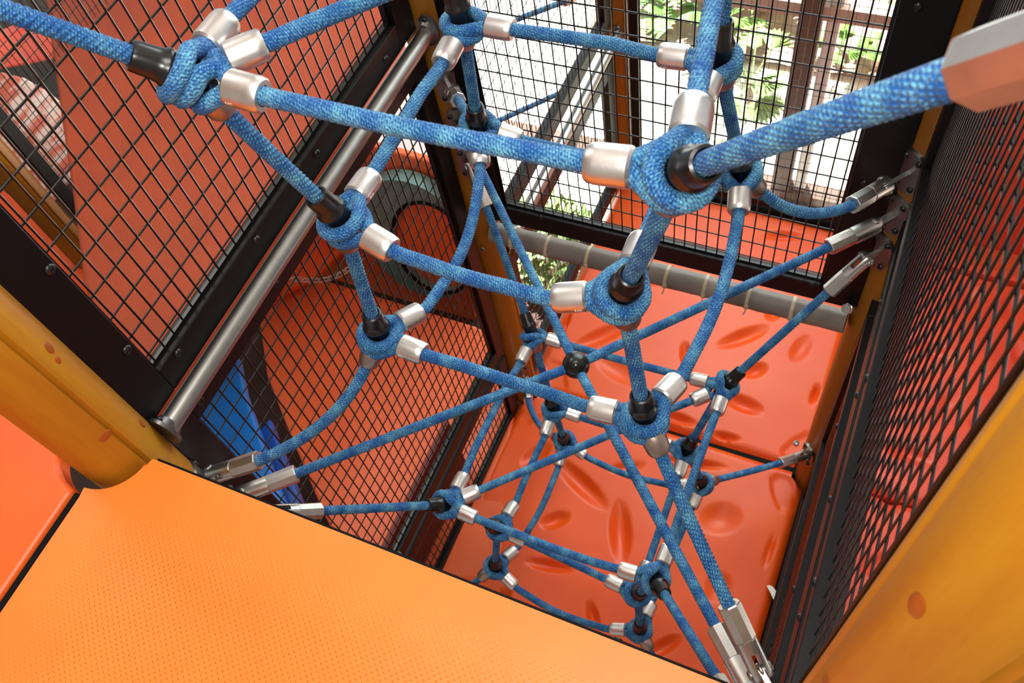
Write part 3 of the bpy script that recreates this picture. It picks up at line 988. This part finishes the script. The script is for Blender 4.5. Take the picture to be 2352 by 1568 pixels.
def anchor(key):
    pc, p, d = AN[key]
    t = thing('rope_clamp', p, ANL[key], 'rope clamp')
    # outward normal of the post towards the pivot
    nrm = unit((p[0] - pc[0], p[1] - pc[1], 0)); side = np.cross((0, 0, 1), nrm)
    # pivot pin: perpendicular to rope direction
    pin = unit(np.cross(d, nrm)); 
    if np.linalg.norm(np.cross(d, nrm)) < .2: pin = V((0, 0, 1))
    o = p
    # octagonal barrel
    lathe_part('socket', o + d * .046, d, [(0, .0001), (0, .0148), (.002, .0160), (.050, .0166), (.052, .0156), (.052, .0098), (.045, .0092)], 'alu_cast', t, n=8, hint=tuple(pin), phase=.5, angle=25)
    # slotted fork: round bar cut by a slot
    b = MB(); X, Y, Z = basis(d, pin)   # Y ~ pin direction
    pinv = Y if abs(Y @ pin) > .7 else X; oth = np.cross(d, pinv)
    for s in (-1, 1):
        prof = []
        for k in range(9):
            a = math.pi * k / 8
            prof.append((oth * .0152 * math.cos(a), pinv * s * (.0052 + .0100 * math.sin(a))))
        rings = [(-.011, .55), (-.007, .86), (0, 1), (.028, 1), (.046, 1)]
        vs = []; m_ = len(prof)
        for (tt_, sc_) in rings:
            for (q1, q2) in prof: vs.append(o + d * tt_ + q1 * sc_ + q2)
        fs = []
        for i in range(len(rings) - 1):
            for j in range(m_):
                k = (j + 1) % m_; fs.append((i * m_ + j, i * m_ + k, (i + 1) * m_ + k, (i + 1) * m_ + j))
        fs += [tuple(range(m_))[::-1], tuple((len(rings) - 1) * m_ + j for j in range(m_))]
        b.add(vs, fs)
    b.lathe(o + d * .028, d, [(0, .0001), (0, .0148), (.019, .0152), (.019, .0001)], 24, hint=tuple(pinv))
    f = b.build('fork', M['alu_cast'], t, angle=30)
    b = MB(); b.lathe(o - pinv * .0180, pinv, [(0, .0001), (0, .0045), (.0015, .0066), (.003, .0072), (.033, .0072), (.0345, .0066), (.036, .0045), (.036, .0001)], 18); b.build('pivot_pin', M['steel'], t)
    # lug and oval base plate on the post
    base = V((pc[0], pc[1], p[2])) + nrm * .054
    b = MB(); n_ = 22
    lugd = unit(base - o) if np.linalg.norm(base - o) > .004 else -nrm
    b.ball(o, 1, 18, (.0110, .0110, .0042), (lugd, np.cross(pinv, lugd), pinv))
    L_ = np.linalg.norm(base - o)
    b.box((o + base) / 2, (max(L_, .01), .016, .0075), (lugd, np.cross(pinv, lugd), pinv))
    b.build('lug', M['alu_cast'], t, angle=40)
    b = MB()
    pr = []
    for a in np.linspace(0, 2 * math.pi, 29)[:-1]:
        ca, sa = math.cos(a), math.sin(a)
        pr.append(((abs(ca) ** .6) * (1 if ca > 0 else -1) * .026, (abs(sa) ** .7) * (1 if sa > 0 else -1) * .050))
    m_ = len(pr)
    def onpost(x, z, rr): 
        ang = x / .054
        q = nrm * math.cos(ang) + side * math.sin(ang)
        return V((pc[0], pc[1], p[2] + z)) + q * rr
    b.add([onpost(x, z, .052) for x, z in pr] + [onpost(x * .95, z * .97, .0595) for x, z in pr] + [onpost(0, 0, .0600)],
          [(k, (k + 1) % m_, m_ + (k + 1) % m_, m_ + k) for k in range(m_)] + [(m_ + k, m_ + (k + 1) % m_, 2 * m_) for k in range(m_)])
    pl = b.build('base_plate', M['plate'], t, angle=40)
    for (sx, sz) in ((-.014, .033), (.014, .033), (-.014, -.033), (.014, -.033)):
        c = onpost(sx, sz, .0592); b = MB(); screw(b, c, unit(c - V((pc[0], pc[1], c[2]))), .0062); b.build('screw', M['black_pl'], pl)
    return t


for k in AN:
    if AN[k][2] is not None and k not in ('WB', 'SB', 'NT', 'ET'): anchor(k)

# ------------------------------------------------------------------ the next cell towards the window
PN2 = V((2.275, .893, 0))
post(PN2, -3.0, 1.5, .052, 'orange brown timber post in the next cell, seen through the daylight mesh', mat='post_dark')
mesh_panel('far mesh panel against the window behind the first daylight mesh', 'x', 2.262, -.02, .80, -2.64, .1, .03, ft=.03, wr=.0009, inner=False, fwl=.05, fwr=.030)
mesh_panel('mesh panel of the next cell above its steel rail', 'y', YL, 1.36, 2.15, -1.86, -.3, .055, ft=.03, wr=.0012, inner=False)
mesh_panel('mesh panel of the next cell below its steel rail, greenery behind', 'y', YL, 1.36, 2.15, -2.62, -2.10, .055, ft=.03, wr=.0012, inner=False)
rail((1.31, .862, -1.965), (2.22, .862, -1.965), .0172, 'steel rail of the next cell, seen through the daylight mesh')
for (p0, p1, lab) in (((1098, 78), (1300, 2), 'thin blue rope of a farther net, uppermost before the bright outdoors'),
                      ((1150, 275), (1305, 205), 'thin blue rope of a farther net, lower one before the bright outdoors'),
                      ((870, 385), (960, 360), 'short thin blue rope seen through the lower left mesh near the middle post')):
    t = thing('far_net_rope', onx(p0, 1.7), lab, 'rope')
    a = onx(p0, 1.75); c = onx(p1, 2.05)
    m = MB(); m.tube(resample([a - (c - a) * .25, a, c], .004), RR, 10, uv=True, ridge=.05); m.build('cord', M['rope'], t, angle=80)
    lathe_part('ferrule', c - unit(c - a) * .01, unit(c - a), FERR, 'alu', t)

# window wall and outdoors
XF = 2.62
b = MB(); b.box((XF, .31, -1.3), (.07, .075, 3.4)); o = struct('window_1_mullion', b, M['mullion'], smooth=False)
o.name = 'trim_1'
b = MB(); b.box((XF + .01, .235, -1.3), (.05, .045, 3.4)); o = struct('trim_2', b, M['mull_l'], smooth=False)
b = MB(); b.box((XF, -.2, -2.06), (.06, 2.6, .055)); struct('trim_3', b, M['soffit'], smooth=False)
b = MB(); b.box((XF, .3, -2.98), (.08, 2.6, .06)); struct('trim_4', b, M['mullion'], smooth=False)
b = MB(); b.box((XF, -.37, -1.3), (.008, 1.1, 3.3)); struct('window_1', b, M['glass'], smooth=False)
b = MB(); b.box((XF, .83, -1.3), (.008, .92, 3.3)); struct('window_2', b, M['glass'], smooth=False)
# planting bed
b = MB(); xs = np.linspace(3.35, 7.5, 40); ys = np.linspace(-2.2, 1.45, 36)
rs_ = np.random.RandomState(4)
vs = [(x, y, -2.985 + .03 * rs_.rand() + .10 * (x - 3.35)) for x in xs for y in ys]
b.add(vs, [(i * 36 + j, (i + 1) * 36 + j, (i + 1) * 36 + j + 1, i * 36 + j + 1) for i in range(39) for j in range(35)])
struct('ground_bed', b, M['mulch'])


def leafblade(b, p, d, ln, wd, droop, n=8):
    d = unit(d); side = unit(np.cross(d, (0, 0, 1)) + V((0, 0, .25))); vs = []
    for i in range(n + 1):
        s = i / n
        c = V(p) + d * ln * s + V((0, 0, -droop * s * s)); w_ = wd * math.sin(math.pi * min(1, .12 + s * .88)) * .5 + .0008
        up = unit(np.cross(side, d))
        vs += [c - side * w_ + up * w_ * .3, c, c + side * w_ + up * w_ * .3, c - up * .0012]
    fs = []
    for i in range(n):
        a = i * 4
        for (q, r_) in ((0, 1), (1, 2), (2, 3), (3, 0)): fs.append((a + q, a + r_, a + 4 + r_, a + 4 + q))
    b.add(vs, fs)


def palm(c, n, ln, label, seed, mat='leaf', lift=.6, wd=.035):
    r = random.Random(seed); t = thing('fan_palm', c, label, 'plant')
    b = MB(); b.lathe(V(c) - V((0, 0, .05)), (0, 0, 1), [(0, .02), (.08, .018), (.12, .012), (.13, .0001)], 10); b.build('stem', M['mulch'], t)
    b = MB()
    for i in range(n):
        a = r.uniform(0, 6.28); el = r.uniform(.15, 1.2)
        d = V((math.cos(a) * math.cos(el), math.sin(a) * math.cos(el), math.sin(el) * lift))
        base = V(c) + V((0, 0, .05)); L = ln * r.uniform(.5, .8)
        tip = base + unit(d) * L
        b.tube([base, base + unit(d) * L * .5 + V((0, 0, .01)), tip], .004, 5)
        for k in range(9):
            aa = (k - 4) / 4 * .85
            dd = unit(d) * math.cos(aa) + unit(np.cross(d, (0, 0, 1))) * math.sin(aa)
            leafblade(b, tip, dd, ln * .55, wd, .18 * ln, 5)
    b.build('fronds', M[mat], t, angle=60)


palm(onz((1665, 60), -2.93), 14, .30, 'fan palm outside the window left of the brown mullion', 3)
palm(onz((1722, 215), -2.90), 9, .22, 'pale palm fronds reaching over the white paving, close to the window', 5, 'leaf2')
palm(onz((1535, 25), -2.93), 9, .14, 'green bushy plant outside, top centre behind the mesh', 8, 'leaf')
palm(onz((1930, 140), -2.93), 9, .12, 'low green plant in the bark bed right of the mullion', 11, 'leaf')
palm(onz((2010, 145), -2.93), 8, .10, 'small green plant in the bark bed next to the black frame', 12, 'leaf')


def bush(c, r_, n, label, seed, mat='leaf2'):
    r = random.Random(seed); t = thing('shrub', c, label, 'plant'); b = MB()
    for i in range(n):
        a = r.uniform(0, 6.28); el = r.uniform(-.1, 1.4); q = r_ * r.uniform(.3, 1)
        p = V(c) + q * V((math.cos(a) * math.cos(el), math.sin(a) * math.cos(el), math.sin(el)))
        leafblade(b, p, (r.uniform(-1, 1), r.uniform(-1, 1), r.uniform(-.2, .8)), .07, .025, .01, 3)
    b.build('foliage', M[mat], t)
    b = MB(); b.tube([V(c) - V((0, 0, .1)), V(c) + V((0, 0, r_ * .6))], .01, 6); b.build('stem', M['mulch'], t)


bush(onz((1265, 635), -2.92) + V((.1, .08, 0)), .26, 420, 'pale green shrub seen through the gap under the grey padded tube', 21)

# ------------------------------------------------------------------ neighbouring cells to the left
def polyprism(pxs, zz, th, label, mat, name, cat, plane='z', bevel=.01):
    f = {'z': onz, 'y': ony, 'x': onx}[plane]
    pts = [f(p, zz) for p in pxs]
    off = {'z': V((0, 0, -th)), 'y': V((0, th, 0)), 'x': V((th, 0, 0))}[plane]
    m_ = len(pts); b = MB()
    b.add(pts + [p + off for p in pts], [tuple(range(m_)), tuple(range(m_, 2 * m_))[::-1]] + [(k, m_ + k, m_ + (k + 1) % m_, (k + 1) % m_) for k in range(m_)])
    o = b.build(name, M[mat], None, smooth=False, bevel=bevel)
    return tag(o, label, cat)


Z1 = -2.0
def xy(px, z): return onz(px, z)[:2]
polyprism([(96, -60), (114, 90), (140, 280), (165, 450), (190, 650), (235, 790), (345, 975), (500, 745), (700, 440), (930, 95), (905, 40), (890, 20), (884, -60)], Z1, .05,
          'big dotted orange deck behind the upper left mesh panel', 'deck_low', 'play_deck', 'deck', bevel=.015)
polyprism([(590, 700), (612, 860), (660, 985), (742, 1178), (820, 1330), (1150, 1330), (1190, 800), (1092, 748), (722, 634), (700, 620)], -2.70, .04,
          'smooth coral orange slab behind the tall left mesh panel', 'coral', 'play_slab', 'slab', bevel=.012)
polyprism([(722, 634), (1092, 748), (1092, 400), (722, 300)], 1.62, .03, 'coral orange wall standing above the slab, behind the grey green ring', 'coral', 'play_wall', 'wall panel', plane='x')
polyprism([(590, 700), (722, 634), (800, 560), (700, 480), (560, 560)], -2.62, .03, 'ribbed orange panel behind the chain, left of the grey green ring', 'floor', 'play_slab', 'slab', bevel=.01)
# grey green ring opening
tr_ = thing('tunnel_ring', onx((950, 560), 1.55), 'grey green tunnel opening with a coral disc inside, behind the left mesh', 'tunnel')
c0 = onx((955, 560), 1.56); ea = onx((955, 425), 1.56) - c0; eb = onx((828, 560), 1.56) - c0
ra = np.linalg.norm(ea); ua = unit(ea); ub = unit(eb - (eb @ ua) * ua); rb = abs(eb @ ub)
b = MB(); outer = [c0 + ua * ra * math.cos(a) + ub * rb * math.sin(a) for a in np.linspace(0, 2 * math.pi, 49)[:-1]]
inn = [c0 - ub * rb * .28 + ua * ra * .80 * math.cos(a) + ub * rb * .68 * math.sin(a) for a in np.linspace(0, 2 * math.pi, 49)[:-1]]
nn = V((.05, 0, 0)); m_ = 48
b.add(outer + inn + [p + nn for p in outer] + [p + nn for p in inn],
      [(k, (k + 1) % m_, m_ + (k + 1) % m_, m_ + k) for k in range(m_)] + [(k, 2 * m_ + k, 2 * m_ + (k + 1) % m_, (k + 1) % m_) for k in range(m_)] + [(m_ + k, m_ + (k + 1) % m_, 3 * m_ + (k + 1) % m_, 3 * m_ + k) for k in range(m_)])
b.build('ring', M['teal'], tr_, angle=30)
b = MB(); b.tube(inn, .008, 8, closed=True); b.build('rubber_rim', M['gasket'], tr_)
b = MB(); b.add([p + V((.03, 0, 0)) for p in inn], [tuple(range(48))]); b.add([p + V((.05, 0, 0)) for p in inn], [tuple(range(48))]); b.build('disc', M['coral'], tr_, smooth=False)
# chain
tc = thing('chain', ony((740, 618), 1.5), 'thin galvanised chain hanging behind the tall left mesh panel', 'chain')
ca, cb_ = onz((668, 640), -2.5), onz((830, 592), -2.45)
nl = 15
for i in range(nl):
    s = (i + .5) / nl; c = ca * (1 - s) + cb_ * s + DOWN * .06 * math.sin(math.pi * s); d = unit(cb_ - ca); X, Y, Z = basis(d)
    q = X if i % 2 else Y; L_ = np.linalg.norm(cb_ - ca) / nl * .72
    b = MB(); b.tube([c + d * L_ * math.cos(a) + q * .010 * math.sin(a) for a in np.linspace(0, 2 * math.pi, 15)[:-1]], .0028, 6, closed=True); b.build('link', M['bright'], tc)
# blue play walls
polyprism([(420, 1010), (470, 880), (545, 815), (562, 900), (640, 1120), (700, 1240), (560, 1200)], -2.42, .05, 'bright blue plastic wall behind the tall left mesh panel, by the post', 'blue_pl', 'blue_slide_wall', 'slide wall')
polyprism([(585, 1000), (618, 958), (650, 1040), (700, 1170), (712, 1230), (650, 1180)], -2.50, .05, 'darker blue plastic wall right of the bright blue one', 'blue_dk', 'blue_slide_wall', 'slide wall')
b = MB(); b.box((.66, .955, -2.53), (.50, .02, .34)); tag(b.build('dark_backing', M['maroon'], None, smooth=False, bevel=.003), 'added maroon sheet standing for shade behind the lowest left mesh panel', 'board')  # shade behind the mesh put in as a dark sheet
# far corner behind the deck
pf = ony((62, 440), 2.87)
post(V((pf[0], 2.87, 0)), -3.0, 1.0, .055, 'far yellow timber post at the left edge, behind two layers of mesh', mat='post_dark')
q = ony((20, 250), 2.84)
mesh_panel('far fine mesh panel at the upper left edge, pink cloth behind it', 'y', 2.85, pf[0] + .12, pf[0] + 1.2, -2.6, -.6, .05, ft=.04, wr=.0014, inner=False)
polyprism([(-80, 150), (0, 165), (60, 180), (120, 215), (170, 260), (170, 520), (60, 420), (-80, 300)], 3.6, .05, 'pink and white cloth shape behind the far left mesh', 'pink', 'soft_cloth_panel', 'cloth', plane='y')
polyprism([(-80, 120), (70, 60), (105, 55), (130, 100), (130, 135), (70, 148), (-80, 175)], 3.3, .08, 'curved orange tunnel section in the top left corner', 'redpanel', 'orange_tunnel', 'tunnel', plane='y')
polyprism([(-120, -60), (260, -60), (260, 280), (-120, 200)], 3.7, .05, 'dark board filling the top left corner behind the orange tunnel', 'dark', 'dark_board', 'board', plane='y')
polyprism([(-120, 330), (60, 480), (240, 640), (240, 760), (60, 700), (-160, 520)], -2.70, .04, 'orange moulded floor piece at the left edge beyond the far post', 'floor', 'play_slab', 'slab')

GR = {'net_rope': 'blue ropes of the climbing net', 'rope_clamp': 'rope clamps bolted to the posts', 'mesh_panel': 'black mesh panels',
      'timber_post': 'yellow timber posts', 'fan_palm': 'plants outside the window', 'far_net_rope': 'thin ropes of a farther net',
      'moulded_floor_panel': 'moulded floor panels', 'play_deck': 'orange deck plates', 'support_rail': 'metal rails between the mesh panels'}
for o in bpy.data.objects:
    if o.parent is None and o.name.split('.')[0] in GR: o['group'] = GR[o.name.split('.')[0]]
for o in bpy.data.objects:
    if '_w' in o: del o['_w']
